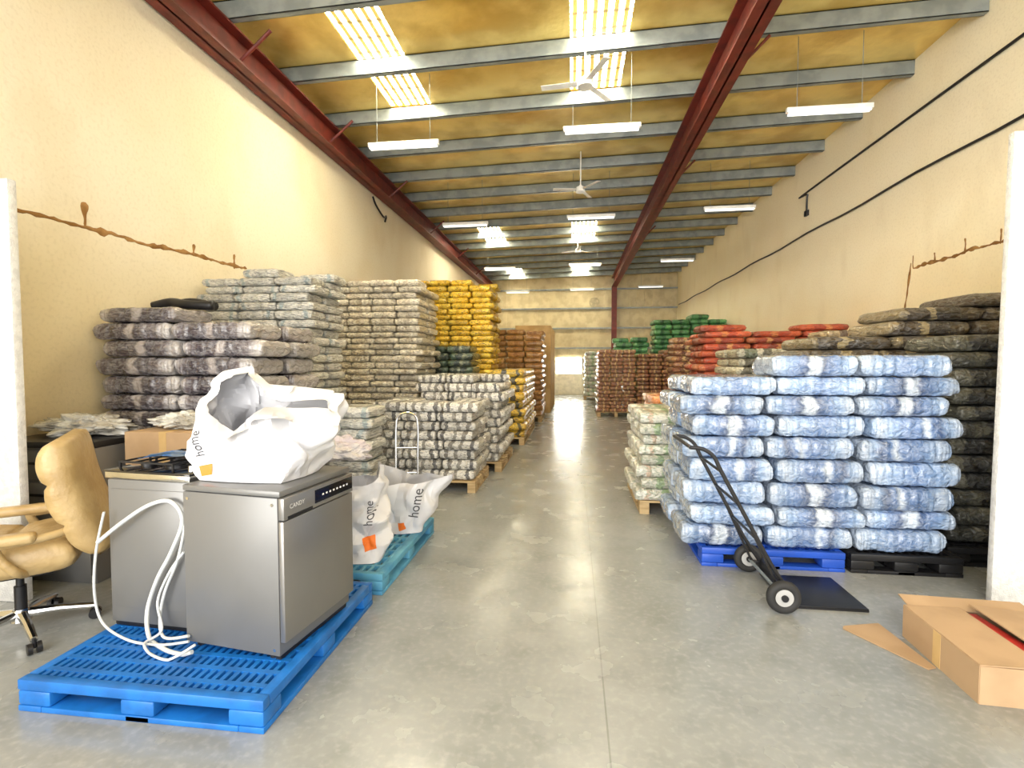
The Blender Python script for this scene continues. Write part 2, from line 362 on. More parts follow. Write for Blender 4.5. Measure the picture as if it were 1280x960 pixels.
def wood_pallet(label, x0, x1, y0, y1, h=.145, mat=None):
    mat = mat or M_wood; w, d = (x1 - x0) / 2, (y1 - y0) / 2
    r = thing('wooden_pallet', label, 'pallet', ((x0 + x1) / 2, (y0 + y1) / 2, 0)); b = B()
    for i in range(7): y = -d + .05 + (2 * d - .1) * i / 6; box(b, -w, w, y - .05, y + .05, h - .022, h, .002)
    for i in (-1, 0, 1): box(b, i * (w - .05) - .05, i * (w - .05) + .05, -d, d, h - .044, h - .022)
    obj('deck', b, mat, r)
    for i in (-1, 0, 1):
        for j in (-1, 0, 1): boxo('block', mat, r, i * (w - .05) - .05, i * (w - .05) + .05, j * (d - .07) - .07, j * (d - .07) + .07, .022, h - .044)
    for i in (-1, 0, 1): boxo('base_board', mat, r, i * (w - .05) - .05, i * (w - .05) + .05, -d, d, 0, .022)
    return r

# ------------------------------------------------------------------ sacks
def sack_bm(L, W, H, seed, nu, nv, wr=.08):
    b = B(); top, bot = {}, {}
    sp = lambda t: math.copysign(abs(math.sin(math.pi / 2 * t)), t) * .65 + t * .35
    for i in range(nu + 1):
        for j in range(nv + 1):
            x, y = sp(-1 + 2 * i / nu), sp(-1 + 2 * j / nv)
            t = max(0, (1 - abs(x) ** 12)) ** .26 * max(0, (1 - abs(y) ** 11)) ** .33
            px = x * (1 - .012 * y * y + .012 * noise.noise(Vector((y * 2, seed, 0)))) * .99
            pleat = .05 * noise.noise(Vector((x * 8, seed, 8))) - .075 * abs(noise.noise(Vector((x * 13, seed, 2)))) if nu > 15 else .04 * noise.noise(Vector((x * 6, seed, 8)))
            py = y * (1 - .03 * abs(x) ** 3 + .05 * noise.noise(Vector((x * 2.6, seed, 5))) + pleat - .02)
            fold = wr * 1.5 * abs(noise.noise(Vector((x * 7 + y * 2, y * 3, seed * 2.3 + 9))))
            n = noise.noise(Vector((x * 3.2, y * 2.4, seed * 1.7))) * wr + fold - .03
            n2 = noise.noise(Vector((x * 3.2, y * 2.4, seed * 1.7 + 20))) * wr + wr * 1.5 * abs(noise.noise(Vector((x * 7 - y * 2, y * 3, seed * 2.3 + 30)))) - .03
            zr = 1.1 * noise.noise(Vector((x * 2.2, y * 2, seed + 3)))
            edge = i in (0, nu) or j in (0, nv)
            v = b.verts.new((px * L / 2, py * W / 2, H / 2 * min(.99, t * (1 + n)) + zr * H / 2 * (1 - t)))
            top[i, j] = v
            bot[i, j] = v if edge else b.verts.new((px * L / 2, py * W / 2, -H / 2 * min(.99, t * (1 + n2)) + zr * H / 2 * (1 - t)))
    for i in range(nu):
        for j in range(nv):
            b.faces.new((top[i, j], top[i + 1, j], top[i + 1, j + 1], top[i, j + 1]))
            q = [bot[i, j], bot[i, j + 1], bot[i + 1, j + 1], bot[i + 1, j]]
            if len(set(q)) == 4:
                try: b.faces.new(q)
                except ValueError: pass
    return b
def sack_proto(name, L, W, H, mat, seed, hi):
    nu, nv = (64, 20) if hi == 2 else (34, 12) if hi else (14, 8)
    bl = L - .006 if hi == 2 else L
    o = obj(name, sack_bm(bl, W, H, seed, nu, nv, .12 if hi == 2 else .08), mat, ang=180)
    if hi == 2:
        for s in (-1, 1):
            b = B()
            for k in range(10):
                y0, y1 = -W * .40 + W * .80 * k / 10, -W * .40 + W * .80 * (k + 1) / 10
                f = lambda y: .010 * math.sin(y * 40 + seed)
                xa, xb = s * (bl / 2 - .03), s * (bl / 2 + .001)
                b.faces.new([b.verts.new(p) for p in ((xa, y0, f(y0)), (xb, y0, f(y0)), (xb, y1, f(y1)), (xa, y1, f(y1)))])
            bmesh.ops.remove_doubles(b, verts=b.verts[:], dist=.0005)
            obj('end_seam', b, mat, o, ang=180)
    return o
NS = [0]
def stack(name, desc, mats, x0, x1, y0, y1, z0, h, nx, ny, nl, aisle, full=False, hi=0, tops=(), drop=.3, group=None, brick=.02):
    L, W, H = (x1 - x0) / nx, (y1 - y0) / ny, h / nl
    protos = [[sack_proto(name, L * .992, W * .955, H * .985, m, NS[0] * 7 + q * 3 + i, hi) for q in range(4)] for i, m in enumerate(mats)]
    used = set(); NS[0] += 1
    aix = nx - 1 if aisle == 'R' else 0
    ly = [random.uniform(-1, 1) for _ in range(nl + 6)]
    lz = [random.uniform(.88, 1.12) for _ in range(nl)]; sc = nl / sum(lz); lz = [v * sc for v in lz] + [1.] * 6   # layers settle to different heights
    for iy in range(ny):
        for ix in range(nx):
            if not full and iy > 0 and ix != aix: continue
            n = nl; z = z0
            if tops: n = tops[ix] if iy == 0 else min(tops[ix], nl)
            elif random.random() < drop: n -= 1
            wy = random.uniform(0, 6)
            for l in range(n):
                mi = random.randrange(len(mats)); q = random.randrange(4)
                o = protos[mi][q]
                if (mi, q) in used: o = dup(o)
                used.add((mi, q))
                k = lz[l]; hh = H * k
                odd = brick * (1 if l % 2 else -1) + .028 * ly[l] * (1 if hi else .6)
                o.scale = (random.uniform(.975, 1.0), random.uniform(.95, 1.0), k)
                o.location = (x0 + L * (ix + .5) + random.gauss(0, .002) + odd, y0 + W * (iy + .5) + random.gauss(0, .002) - (abs(random.gauss(0, .018)) + .012 * math.sin(l * .7 + wy) if iy == 0 else 0), z + hh / 2)
                o.rotation_euler = (0, 0, random.gauss(0, .004) + (math.pi if random.random() < .5 else 0))
                z += hh
                c = (nx - 1 - ix) if aisle == 'R' else ix
                lab = '%s, %s layer up, %s from aisle' % (desc, ORD[l], ORD[c])
                if iy: lab += ', %s row' % ORD[iy]
                tag(o, lab, 'sack', group or desc.split(' in ')[-1] + ' sacks')
    for row in range(len(protos)):
        for q in range(4):
            if (row, q) not in used:
                o = protos[row][q]
                for ch in list(o.children): bpy.data.objects.remove(ch)
                bpy.data.objects.remove(o)

W_, Bk = (.68, .65, .58), (.085, .08, .075)
sil, mid, dnm, nav, lab_ = (.38, .46, .58), (.20, .305, .485), (.115, .195, .375), (.05, .085, .18), (.50, .57, .66)
TXT = (9, 3, 16)
m_blue = [sackmat('sack_blue_a', [(0, sil), (.12, mid), (.26, dnm), (.38, nav), (.44, lab_), (.54, lab_), (.58, nav), (.70, dnm), (.84, mid), (.95, sil)], (.08, .13, .27), .25, .15, rough=.16, wob=.2, coat=1., const=False, inksc=TXT, bst=1.),
          sackmat('sack_blue_b', [(0, mid), (.10, sil), (.22, mid), (.36, dnm), (.54, dnm), (.60, lab_), (.66, dnm), (.76, nav), (.84, mid), (.94, sil)], (.08, .13, .27), .25, .15, rough=.16, wob=.2, coat=1., const=False, inksc=TXT, bst=1.),
          sackmat('sack_blue_c', [(0, sil), (.2, mid), (.5, dnm), (.8, mid), (1., sil)], (.42, .49, .6), .3, .16, rough=.16, wob=.25, coat=1., const=False, inksc=TXT, bst=1.)]
m_navy = [sackmat('sack_brown_grey', [(0, (.38, .345, .33)), (.10, (.10, .08, .092)), (.24, (.05, .04, .052)), (.42, (.07, .055, .066)), (.46, (.38, .34, .325)), (.53, (.36, .32, .31)), (.57, (.055, .045, .056)), (.82, (.12, .10, .11)), (.93, (.42, .39, .37))], (.38, .34, .33), .3, .14, wob=.18, rough=.2, coat=.8, const=False, inksc=TXT)]
m_teal = [sackmat('sack_grey_teal', [(0, (.62, .60, .53)), (.3, (.54, .53, .47)), (.55, (.64, .62, .55)), (.8, (.38, .44, .43)), (.9, (.62, .60, .53))], (.13, .135, .13), .7, .08, thr=.52, inksc=TXT)]
m_crm = [sackmat('sack_cream', [(0, (.68, .61, .47)), (.35, (.56, .49, .37)), (.6, (.70, .64, .51))], (.12, .105, .08), .7, .08, thr=.52, inksc=TXT)]
m_yel = [sackmat('sack_yellow', [(0, (.80, .50, .02)), (.45, (.70, .42, .015)), (.6, (.85, .58, .05))], (.05, .04, .01), .85, .03, thr=.56, inksc=(12, 4, 8))]
m_dgrn = [sackmat('sack_dark_green', [(0, (.05, .09, .05)), (.3, (.02, .035, .03)), (.55, (.18, .20, .13)), (.65, (.03, .05, .035))], (.3, .28, .14), .5, .06)]
m_brn = [sackmat('sack_brown', [(0, (.44, .21, .05)), (.4, (.36, .16, .035)), (.6, (.50, .26, .07))], (.16, .07, .02), .7, .03)]
m_bw = [sackmat('sack_black_white', [(0, W_), (.16, (.20, .18, .15)), (.28, W_), (.44, (.26, .24, .20)), (.54, W_), (.78, Bk), (.88, W_)], (.10, .095, .08), .65, .12, thr=.54, wob=.2, inksc=(12, 4, 10))]
m_yb = [sackmat('sack_yellow_black', [(0, (.75, .48, .03)), (.3, (.06, .05, .03)), (.45, (.78, .52, .05)), (.75, (.1, .08, .03)), (.85, (.7, .45, .03))], Bk, .7, .05)]
m_olive = [sackmat('sack_black_olive', [(0, (.055, .055, .042)), (.3, (.11, .105, .075)), (.45, (.032, .032, .03)), (.8, (.14, .135, .10))], (.01, .01, .01), .5, .08)]
m_gold = [sackmat('sack_brown_gold', [(0, (.10, .075, .045)), (.3, (.05, .038, .026)), (.55, (.36, .28, .14)), (.64, (.07, .05, .03)), (.9, (.28, .22, .12))], (.02, .015, .01), .5, .12, wob=.3)]
m_mix = [sackmat('sack_green_buff', [(0, (.44, .41, .30)), (.2, (.12, .14, .08)), (.5, (.56, .51, .37)), (.62, (.12, .11, .07)), (.85, (.47, .44, .32))], (.07, .06, .04), .6, .10, thr=.53, wob=.3)]
m_tanb = [sackmat('sack_tan', [(0, (.45, .33, .18)), (.35, (.14, .085, .05)), (.55, (.52, .41, .25)), (.8, (.25, .16, .08))], (.08, .05, .03), .6, .10, wob=.3)]
m_red = [sackmat('sack_red', [(0, (.56, .10, .03)), (.3, (.40, .05, .018)), (.5, (.60, .20, .06)), (.62, (.46, .07, .022)), (.85, (.34, .07, .03))], (.12, .03, .015), .6, .05),
         sackmat('sack_red_deep', [(0, (.42, .06, .02)), (.3, (.25, .035, .016)), (.5, (.58, .26, .09)), (.62, (.34, .05, .02)), (.85, (.50, .14, .045))], (.10, .03, .015), .6, .05)]
m_grn = [sackmat('sack_green', [(0, (.05, .22, .06)), (.4, (.02, .11, .03)), (.6, (.09, .30, .09))], (.01, .03, .01), .6, .04)]
m_mar = [sackmat('sack_maroon', [(0, (.28, .095, .045)), (.3, (.15, .045, .028)), (.5, (.66, .46, .20)), (.60, (.22, .065, .035)), (.85, (.44, .22, .08))], (.66, .42, .16), .7, .05, thr=.53)]
m_wg = [sackmat('sack_white_green', [(0, (.66, .64, .53)), (.3, (.32, .43, .24)), (.45, (.70, .68, .58)), (.7, (.58, .43, .32)), (.8, (.68, .66, .58))], (.18, .27, .15), .6, .14, thr=.52, wob=.3, inksc=(12, 4, 10))]
m_ora = [sackmat('sack_orange', [(0, (.72, .26, .07)), (.4, (.58, .17, .04)), (.6, (.74, .40, .18))], (.3, .06, .02), .5, .12)]

# right side piles
plastic_pallet('bright royal blue plastic pallet under the blue sacks', 1.03, 2.1, 4.06, 5.16, .15, M_blue2, 14, 8)
plastic_pallet('black plastic pallet beside the royal blue one', 2.14, 2.93, 4.06, 5.16, .15, M_blk, 14, 8)
plastic_pallet('black plastic pallet under the dark olive sacks', 2.98, 4.3, 4.30, 5.16, .15, M_blk, 14, 8)
stack('blue_sack', 'blue and white sack in big front pile', m_blue, .89, 2.88, 4.08, 5.1, .155, 1.36, 3, 2, 8, 'L', full=True, hi=2, tops=(8, 9, 9), group='blue sacks', brick=.035)
stack('olive_sack', 'dark olive sack right of blue sacks', m_olive, 3.06, 4.3, 4.38, 5.1, .155, 1.70, 2, 1, 12, 'L', hi=1, drop=0)
stack('brown_gold_sack', 'dark brown sack in pile behind blue ones', m_gold, 2.38, 4.75, 5.4, 6.3, 0, 2.32, 3, 1, 17, 'L', hi=1, tops=(14, 16, 17), brick=.05)
wood_pallet('pale wooden pallet under the white and green sacks', .72, 1.75, 5.4, 6.6)
stack('white_green_sack', 'white and green sack in low aisle pile', m_wg, .70, 1.75, 5.37, 6.64, .147, .95, 2, 3, 8, 'L', full=True, hi=1, drop=.3)
stack('orange_sack', 'orange sack behind the white-green ones', m_ora, 1.15, 2.0, 7.4, 8.5, 0, 1.14, 2, 2, 9, 'L', full=True, drop=.3)
stack('green_buff_sack', 'green and buff sack in right-hand pile', m_mix, 2.20, 3.3, 7.0, 8.1, 0, 1.82, 2, 2, 15, 'L', hi=1, drop=.2)
stack('tan_sack', 'tan and brown sack by right wall', m_tanb, 3.36, 4.9, 7.0, 7.7, 0, 2.06, 3, 1, 17, 'L', drop=.4)
stack('red_sack', 'red sack in pile by right wall', m_red, 2.32, 4.9, 9.4, 10.7, 0, 2.32, 3, 2, 19, 'L', drop=.4, brick=.05)
stack('maroon_sack', 'maroon sack in pile beyond the red ones', m_mar, 2.4, 4.4, 12.4, 13.3, 0, 2.25, 3, 1, 16, 'L', drop=.2)
for xx, ww, s in ((.74, 1.12, 'aisle'), (1.91, 1.5, 'wall')):
    wood_pallet('wooden pallet under far maroon sacks, the one nearer the %s' % s, xx, xx + ww, 15.2, 16.5)
stack('maroon_sack', 'maroon sack in far pile at aisle edge', m_mar, .74, 1.86, 15.2, 16.5, .147, 1.88, 3, 3, 16, 'L', drop=.1)
stack('maroon_sack', 'maroon sack in far pile one pallet in', m_mar, 1.92, 3.4, 15.2, 16.5, .147, 1.88, 4, 1, 16, 'L', drop=.2)
stack('green_sack', 'green sack in tall far right pile', m_grn, 2.65, 4.98, 16.8, 17.8, 0, 3.22, 4, 1, 20, 'L', drop=.5)
stack('green_sack', 'green sack in lower pile behind maroon sacks', m_grn, 1.4, 2.55, 17.2, 18.2, 0, 2.5, 2, 2, 15, 'L', drop=.5)
wood_pallet('wooden pallet under the farthest white and green sacks', .5, 1.7, 22.4, 23.6)
stack('white_green_sack', 'white and green sack in farthest pile', m_wg, .5, 1.7, 22.4, 23.6, .147, 2.0, 2, 2, 12, 'L', drop=.3)

# left side piles
stack('dark_brown_sack', 'grey and dark brown sack by left wall', m_navy, -4.29, -2.72, 4.0, 5.1, .005, 2.12, 2, 2, 14, 'R', hi=2, tops=(14, 13), drop=0, group='dark brown and grey sacks', brick=.03)
stack('grey_print_sack', 'grey printed sack in tall left pile', m_teal, -4.30, -2.92, 5.3, 6.1, .002, 2.70, 3, 2, 28, 'R', hi=1, drop=.3, brick=.03)
stack('cream_sack', 'cream printed sack in tall left pile', m_crm, -4.15, -2.5, 7.9, 9.1, .002, 3.0, 4, 2, 29, 'R', hi=1, drop=.3, brick=.03)
stack('yellow_sack', 'yellow sack in the tallest left pile', m_yel, -3.55, -1.68, 10.3, 11.5, .002, 3.38, 4, 2, 28, 'R', drop=.5, brick=.03)
stack('dark_green_sack', 'dark green sack in pile before yellow ones', m_dgrn, -2.88, -1.92, 9.25, 10.15, .002, 2.08, 2, 1, 16, 'R', drop=.4)
stack('grey_print_sack', 'grey printed sack in low pile behind dishwasher', m_teal, -2.82, -2.25, 5.3, 5.85, .002, 1.12, 1, 1, 9, 'R', hi=1, drop=0)
wood_pallet('pale wooden pallet under the front black and white sacks', -2.5, -1.2, 6.02, 7.02)
stack('black_white_sack', 'black and white sack in front aisle pile', m_bw, -2.6, -1.2, 6.03, 7.02, .147, .98, 3, 2, 8, 'R', full=True, hi=1, drop=.35, brick=.03)
wood_pallet('wooden pallet under the second black and white pile', -2.35, -1.05, 7.25, 8.65)
stack('black_white_sack', 'black and white sack in second aisle pile', m_bw, -2.35, -1.05, 7.25, 8.65, .147, 1.30, 3, 3, 10, 'R', full=True, hi=1, drop=.3, brick=.03)
wood_pallet('wooden pallet under the yellow and black sacks', -1.62, -.95, 9.7, 12.5)
stack('yellow_black_sack', 'yellow and black sack in aisle pile', m_yb, -1.60, -.93, 9.7, 12.5, .147, 1.35, 1, 5, 9, 'R', full=True, drop=.3)
wood_pallet('wooden pallet under the brown sacks', -2.3, -.85, 13.6, 15.2)
stack('brown_sack', 'brown paper sack in aisle pile', m_brn, -2.35, -.82, 13.6, 15.2, .147, 2.4, 3, 3, 16, 'R', drop=.2)
for k in range(3):
    y = 16.2 + k * 1.25; t = thing('cardboard_carton', 'tall tan cardboard carton past the brown sacks, %s along the aisle' % ORD[k], 'box', (-1.3, y, 0), 0, 'tall cartons past the brown sacks')
    boxo('carton_body', M_cardl, t, -.58, .58, 0, 1.1, 0, 2.85, bev=.015); boxo('tape', M_card, t, -.583, .583, .52, .58, 0.4, 2.853)

# ------------------------------------------------------------------ near left: pallets and appliances
plastic_pallet('bright blue plastic pallet under the two appliances', -2.56, -1.33, 1.95, 3.14, .15, M_blue, 30, 12)
plastic_pallet('faded blue plastic pallet under the white shopping bags', -2.5, -1.31, 3.26, 4.56, .15, M_teal, 20, 9)

def text_bm(txt, size):
    cu = bpy.data.curves.new('t', 'FONT'); cu.body = txt; cu.size = size; cu.align_x = 'CENTER'; cu.align_y = 'CENTER'; cu.resolution_u = 3
    o = bpy.data.objects.new('t', cu); COL.objects.link(o); dg = bpy.context.evaluated_depsgraph_get(); dg.update()
    me = bpy.data.meshes.new_from_object(o.evaluated_get(dg)); b = B(); b.from_mesh(me)
    bpy.data.objects.remove(o); bpy.data.curves.remove(cu); bpy.data.meshes.remove(me); return b
def place(bm, M): bmesh.ops.transform(bm, matrix=M, verts=bm.verts[:]); return bm

# dishwasher (door faces local +x)
t = thing('dishwasher', 'stainless steel dishwasher with black control panel standing on blue pallet', 'dishwasher', (-1.645, 2.546, .151), R(-7.5))
b = B(); box(b, -.3, .27, -.298, .298, .03, .815, .006); obj('cabinet', b, M_grey, t)
boxo('worktop', M_grey, t, -.3, .285, -.3, .3, .818, .85, bev=.008)
boxo('door', M_ss, t, .272, .302, -.297, .297, .1, .70, bev=.006)
cp = boxo('control_panel', M_ss, t, .272, .306, -.297, .297, .705, .815, bev=.006)
boxo('display', M_glass, cp, .306, .308, -.06, .285, .728, .798)
for k in range(8): boxo('button', M_wprint, cp, .308, .3095, .0 + k * .032, .014 + k * .032, .757, .767, bev=.0007)
boxo('handle_recess', M_blk, cp, .3045, .3075, -.27, -.08, .708, .722)
b = text_bm('CANDY', .032); place(b, Matrix.Translation((.3075, -.2, .765)) @ Matrix(((0, 0, 1, 0), (1, 0, 0, 0), (0, 1, 0, 0), (0, 0, 0, 1)))); obj('lettering', b, M_wprint, cp)
boxo('kick_plate', M_blk, t, .23, .26, -.28, .28, .005, .095)
for x in (-.25, .2):
    for y in (-.25, .25):
        b = B(); cyl(b, (x, y, 0), (x, y, .03), .022, 12); obj('foot', b, M_blk, t)
for z in (.06, .78):
    for x in (-.27, .24):
        b = B(); cyl(b, (x, -.2985, z), (x, -.3005, z), .008, 10); obj('screw', b, M_chrome, t)
# second appliance (its back faces the camera)
t = thing('dishwasher', 'grey appliance with white hoses coiled against its back, under black hob', 'dishwasher', (-2.275, 2.70, .151), R(-3))
boxo('cabinet', M_grey, t, -.262, .262, -.29, .29, .03, .83, bev=.008)
boxo('back_panel', M_grey, t, -.235, .235, -.296, -.288, .12, .78, bev=.004)
boxo('drain_base', M_blk, t, -.25, .25, -.28, .28, .004, .05, bev=.006)
bpy.context.view_layer.update()
def hose(pts, r, name='hose'):
    pp = smooth_path(pts, 7)
    for p in pp: p.z = max(p.z, .153 + r)
    b = B(); tube(b, [t.matrix_world.inverted() @ p for p in pp], r, 10); return obj(name, b, M_hose, t)
H = lambda px, py, y=2.36: at(px, py, y)
hose([H(122, 678), H(150, 655), H(185, 632), H(213, 627), H(228, 650), H(214, 690), H(196, 725), H(184, 765), H(188, 800, 2.30), H(212, 820, 2.22), H(240, 815, 2.2)], .0105)
hose([H(232, 655), H(222, 700), H(206, 740), H(200, 775), H(206, 797, 2.3), H(236, 795, 2.27)], .0075)
hose([H(130, 640), H(120, 690), H(118, 740), H(128, 778), H(160, 800, 2.28), H(200, 806, 2.25), H(236, 802, 2.25)], .0065)
hose([H(230, 690), H(212, 715), H(197, 752), H(202, 788, 2.32), H(180, 806, 2.24), H(205, 826, 2.16), H(244, 806, 2.19)], .0065)
# hob on top of it
t = thing('gas_hob', 'black glass gas hob with steel edge lying on grey appliance', 'hob', (-2.275, 2.66, .983), R(-6))
boxo('tray', M_chrome, t, -.285, .285, -.25, .25, 0, .035, bev=.004)
boxo('glass_top', M_glass, t, -.29, .29, -.255, .255, .036, .046, bev=.002)
for x, y, r_ in ((-.15, .1, .05), (.05, .1, .04), (-.15, -.1, .04), (.05, -.1, .06)):
    b = B(); cyl(b, (x, y, .046), (x, y, .06), r_, 20); cyl(b, (x, y, .06), (x, y, .066), r_ * .7, 20); obj('burner', b, M_blk, t)
for s in (-1, 1):
    b = B()
    for y in (-.2 * s, -.02 * s): box(b, -.24, .13, y * 1 - .005, y + .005, .078, .088)
    for x in (-.24, -.15, -.05, .05, .125): box(b, x - .004, x + .004, min(-.2 * s, -.02 * s), max(-.2 * s, -.02 * s), .076, .086)
    for x in (-.235, .125):
        for y in (-.2 * s, -.02 * s): box(b, x - .005, x + .005, y - .005, y + .005, .046, .08)
    obj('pan_grate', b, M_blk, t)
for k in range(4):
    b = B(); cyl(b, (.22, -.17 + k * .11, .046), (.22, -.17 + k * .11, .075), .02, 16, .017); obj('knob', b, M_chrome, t)
# packet on the hob
b = B(); 
for i in range(13):
    for j in range(9):
        x, y = -.15 + .30 * i / 12, -.08 + .16 * j / 8
        b.verts.new((x, y, .016 + .016 * noise.noise(Vector((x * 14, y * 14, 2))) + .016 * math.cos(x * 9)))
b.verts.ensure_lookup_table()
for i in range(12):
    for j in range(8): b.faces.new([b.verts[q] for q in (i * 9 + j, (i + 1) * 9 + j, (i + 1) * 9 + j + 1, i * 9 + j + 1)])
bmesh.ops.solidify(b, geom=b.faces[:], thickness=.008)
o = tag(obj('leaflet_packet', b, M_bluep, ang=180), 'crumpled blue and white packet lying on the black hob', 'packet'); o.location = (-2.24, 2.54, 1.078); o.rotation_euler.z = .3

# bags of thin white plastic: rings pushed about by straight creases
CR = {}
def crease(p, seed, f=1.):
    if seed not in CR:
        rr = random.Random(seed); CR[seed] = [(Vector((rr.gauss(0, 1), rr.gauss(0, 1), rr.gauss(0, .8))).normalized(), rr.uniform(2.2, 8.5), rr.random()) for _ in range(11)]
    s = 0
    for d, fr, ph in CR[seed]:
        u = (p.dot(d) * fr * f + ph) % 1.0; s += (abs(u - .5) * 4 - 1) / fr * 2.2
    return s
def wrinkle(p, a, k1, seed, crump):
    c, sn = math.cos(a), math.sin(a); out = Vector((c, sn, .15)).normalized()
    warp = p + .05 * Vector((noise.noise(p * 4), noise.noise(p * 4 + Vector((5, 0, 0))), noise.noise(p * 4 + Vector((0, 9, 0)))))
    return out * crease(warp, seed) * crump * k1 + Vector((-sn, c, .4)) * crease(warp + Vector((3, 1, 2)), seed + 1) * crump * .45 * k1
def skin(b, rings):
    na = len(rings[0])
    for k in range(len(rings) - 1):
        for q in range(na): b.faces.new((rings[k][q], rings[k][(q + 1) % na], rings[k + 1][(q + 1) % na], rings[k + 1][q]))
    b.faces.new(rings[0][::-1]); return b
def tote_bm(w, d, top, seed, flare=.1, side=None, nr=40, na=130, crump=.03, e=.5):
    b = B(); rings = []
    for k in range(nr + 1):
        s = k / nr; ring = []
        for q in range(na):
            a = 2 * math.pi * q / na; c, sn = math.cos(a), math.sin(a)
            x = w / 2 * math.copysign(abs(c) ** e, c) * (1 + flare * s); y = d / 2 * math.copysign(abs(sn) ** e, sn) * (1 + flare * s * .6)
            p = Vector((x, y, top(a) * s))
            if side: p += side(a, s)
            p += wrinkle(p, a, min(1, s * 5 + .12), seed, crump)
            p.z = max(p.z, .002); ring.append(b.verts.new(p))
        rings.append(ring)
    return skin(b, rings)
def loft_bag(ctrl, seed, crump, sharp=.55, m=16, n=12):  # thin sheet lofted through hand-placed rings
    K = len(ctrl); N = len(ctrl[0]); C = [[Vector(p) for p in r] for r in ctrl]
    def cr(p0, p1, p2, p3, t):
        s = .5 * ((2 * p1) + (p2 - p0) * t + (2 * p0 - 5 * p1 + 4 * p2 - p3) * t * t + (3 * p1 - p0 - 3 * p2 + p3) * t ** 3)
        return s.lerp(p1.lerp(p2, t), sharp)
    fine = [[cr(r[(i - 1) % N], r[i], r[(i + 1) % N], r[(i + 2) % N], j / m) for i in range(N) for j in range(m)] for r in C]
    b = B(); rings = []; M = N * m
    for k in range(K - 1):
        for j in range(n + (1 if k == K - 2 else 0)):
            t = j / n; ring = []
            for q in range(M):
                p = cr(fine[max(k - 1, 0)][q], fine[k][q], fine[k + 1][q], fine[min(k + 2, K - 1)][q], t)
                a = math.atan2(p.y * 1.4, p.x); k1 = min(1, (k + t) * 2.2 + .1)
                p = p + wrinkle(p, a, k1, seed, crump); p.z = max(p.z, .002); ring.append(b.verts.new(p))
            rings.append(ring)
    return skin(b, rings)
def decal(bag, name, bm, M, mat, push=.004):          # wraps flat print onto the bag skin
    t = B(); t.from_mesh(bag.data); bv = BVHTree.FromBMesh(t); t.free()
    bmesh.ops.triangulate(bm, faces=bm.faces[:])
    for _ in range(2): bmesh.ops.subdivide_edges(bm, edges=[e for e in bm.edges if e.calc_length() > .012], cuts=2)
    place(bm, M); d = -(M.to_3x3() @ Vector((0, 0, 1))).normalized()
    for v in bm.verts:
        loc, nrm, i, ds = bv.ray_cast(v.co, d)
        if loc is not None: v.co = loc - d * push
    return obj(name, bm, mat, bag, ang=180)
def facing(loc, nx, ny, roll=0):                        # print frame whose normal is (nx, ny, 0)
    n = Vector((nx, ny, 0)).normalized(); up = Vector((0, 0, 1)); x = up.cross(n); M = Matrix((x, up, n)).transposed().to_4x4()
    return Matrix.Translation(loc) @ M @ Matrix.Rotation(roll, 4, 'Z')
def plate(w, h):
    b = B(); b.faces.new([b.verts.new(p) for p in ((-w / 2, -h / 2, 0), (w / 2, -h / 2, 0), (w / 2, h / 2, 0), (-w / 2, h / 2, 0))]); bmesh.ops.subdivide_edges(b, edges=b.edges[:], cuts=4, use_grid_fill=True); return b
# order round each ring: front-left, front, front-right, right, back-right, back, back-left, left
ctrl = [
 [(-.25, -.17, 0), (0, -.19, 0), (.21, -.17, 0), (.25, 0, 0), (.23, .17, 0), (0, .19, 0), (-.24, .17, 0), (-.26, 0, 0)],
 [(-.29, -.19, .13), (0, -.22, .11), (.25, -.19, .11), (.31, 0, .12), (.27, .18, .13), (0, .2, .13), (-.26, .18, .13), (-.30, 0, .14)],
 [(-.26, -.19, .30), (-.02, -.23, .19), (.20, -.20, .26), (.40, -.02, .22), (.34, .17, .28), (0, .10, .30), (-.23, .14, .32), (-.27, 0, .34)],
 [(-.235, -.15, .44), (-.03, -.22, .26), (.16, -.18, .40), (.47, -.05, .36), (.44, .10, .45), (.06, .03, .50), (-.16, .08, .62), (-.22, 0, .57)],
 [(-.195, -.17, .40), (-.03, -.29, .215), (.18, -.26, .35), (.49, -.12, .29), (.42, -.03, .39), (.08, -.09, .44), (-.08, -.03, .565), (-.19, -.07, .52)]]
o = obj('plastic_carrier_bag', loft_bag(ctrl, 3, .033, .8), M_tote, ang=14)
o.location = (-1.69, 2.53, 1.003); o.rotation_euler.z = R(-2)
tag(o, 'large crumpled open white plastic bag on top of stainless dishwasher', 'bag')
decal(o, 'orange_logo', plate(.07, .055), facing((-.20, -.6, .06), 0, -1, .2), M_ora)
decal(o, 'print', text_bm('home', .06), facing((-.235, -.6, .20), 0, -1, R(100)), M_ink)
# white shopping bags on the faded blue pallet
def sideB(a, s):
    c = math.cos(a); return Vector((.16 * s * max(0, c) ** 1.5 + .08 * s * s, -.02 * s, -.10 * s * max(0, c)))
def topB(a): return .55 + .06 * math.cos(a * 2 + .6) - .05 * max(0, -math.sin(a))
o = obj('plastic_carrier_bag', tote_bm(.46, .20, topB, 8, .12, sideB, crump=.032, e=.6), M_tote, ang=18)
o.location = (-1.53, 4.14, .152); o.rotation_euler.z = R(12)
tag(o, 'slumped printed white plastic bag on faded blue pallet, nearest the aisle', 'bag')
decal(o, 'print', text_bm('home', .12), facing((.19, -.7, .28), 0, -1, R(78)), M_ink)
decal(o, 'orange_logo', plate(.06, .06), facing((.06, -.7, .07), 0, -1, .3), M_ora)
def topC(a): return .64 + .06 * math.cos(a * 2 - .4)
o = obj('plastic_carrier_bag', tote_bm(.54, .28, topC, 21, .04, None, crump=.028, e=.42), M_tote, ang=18)
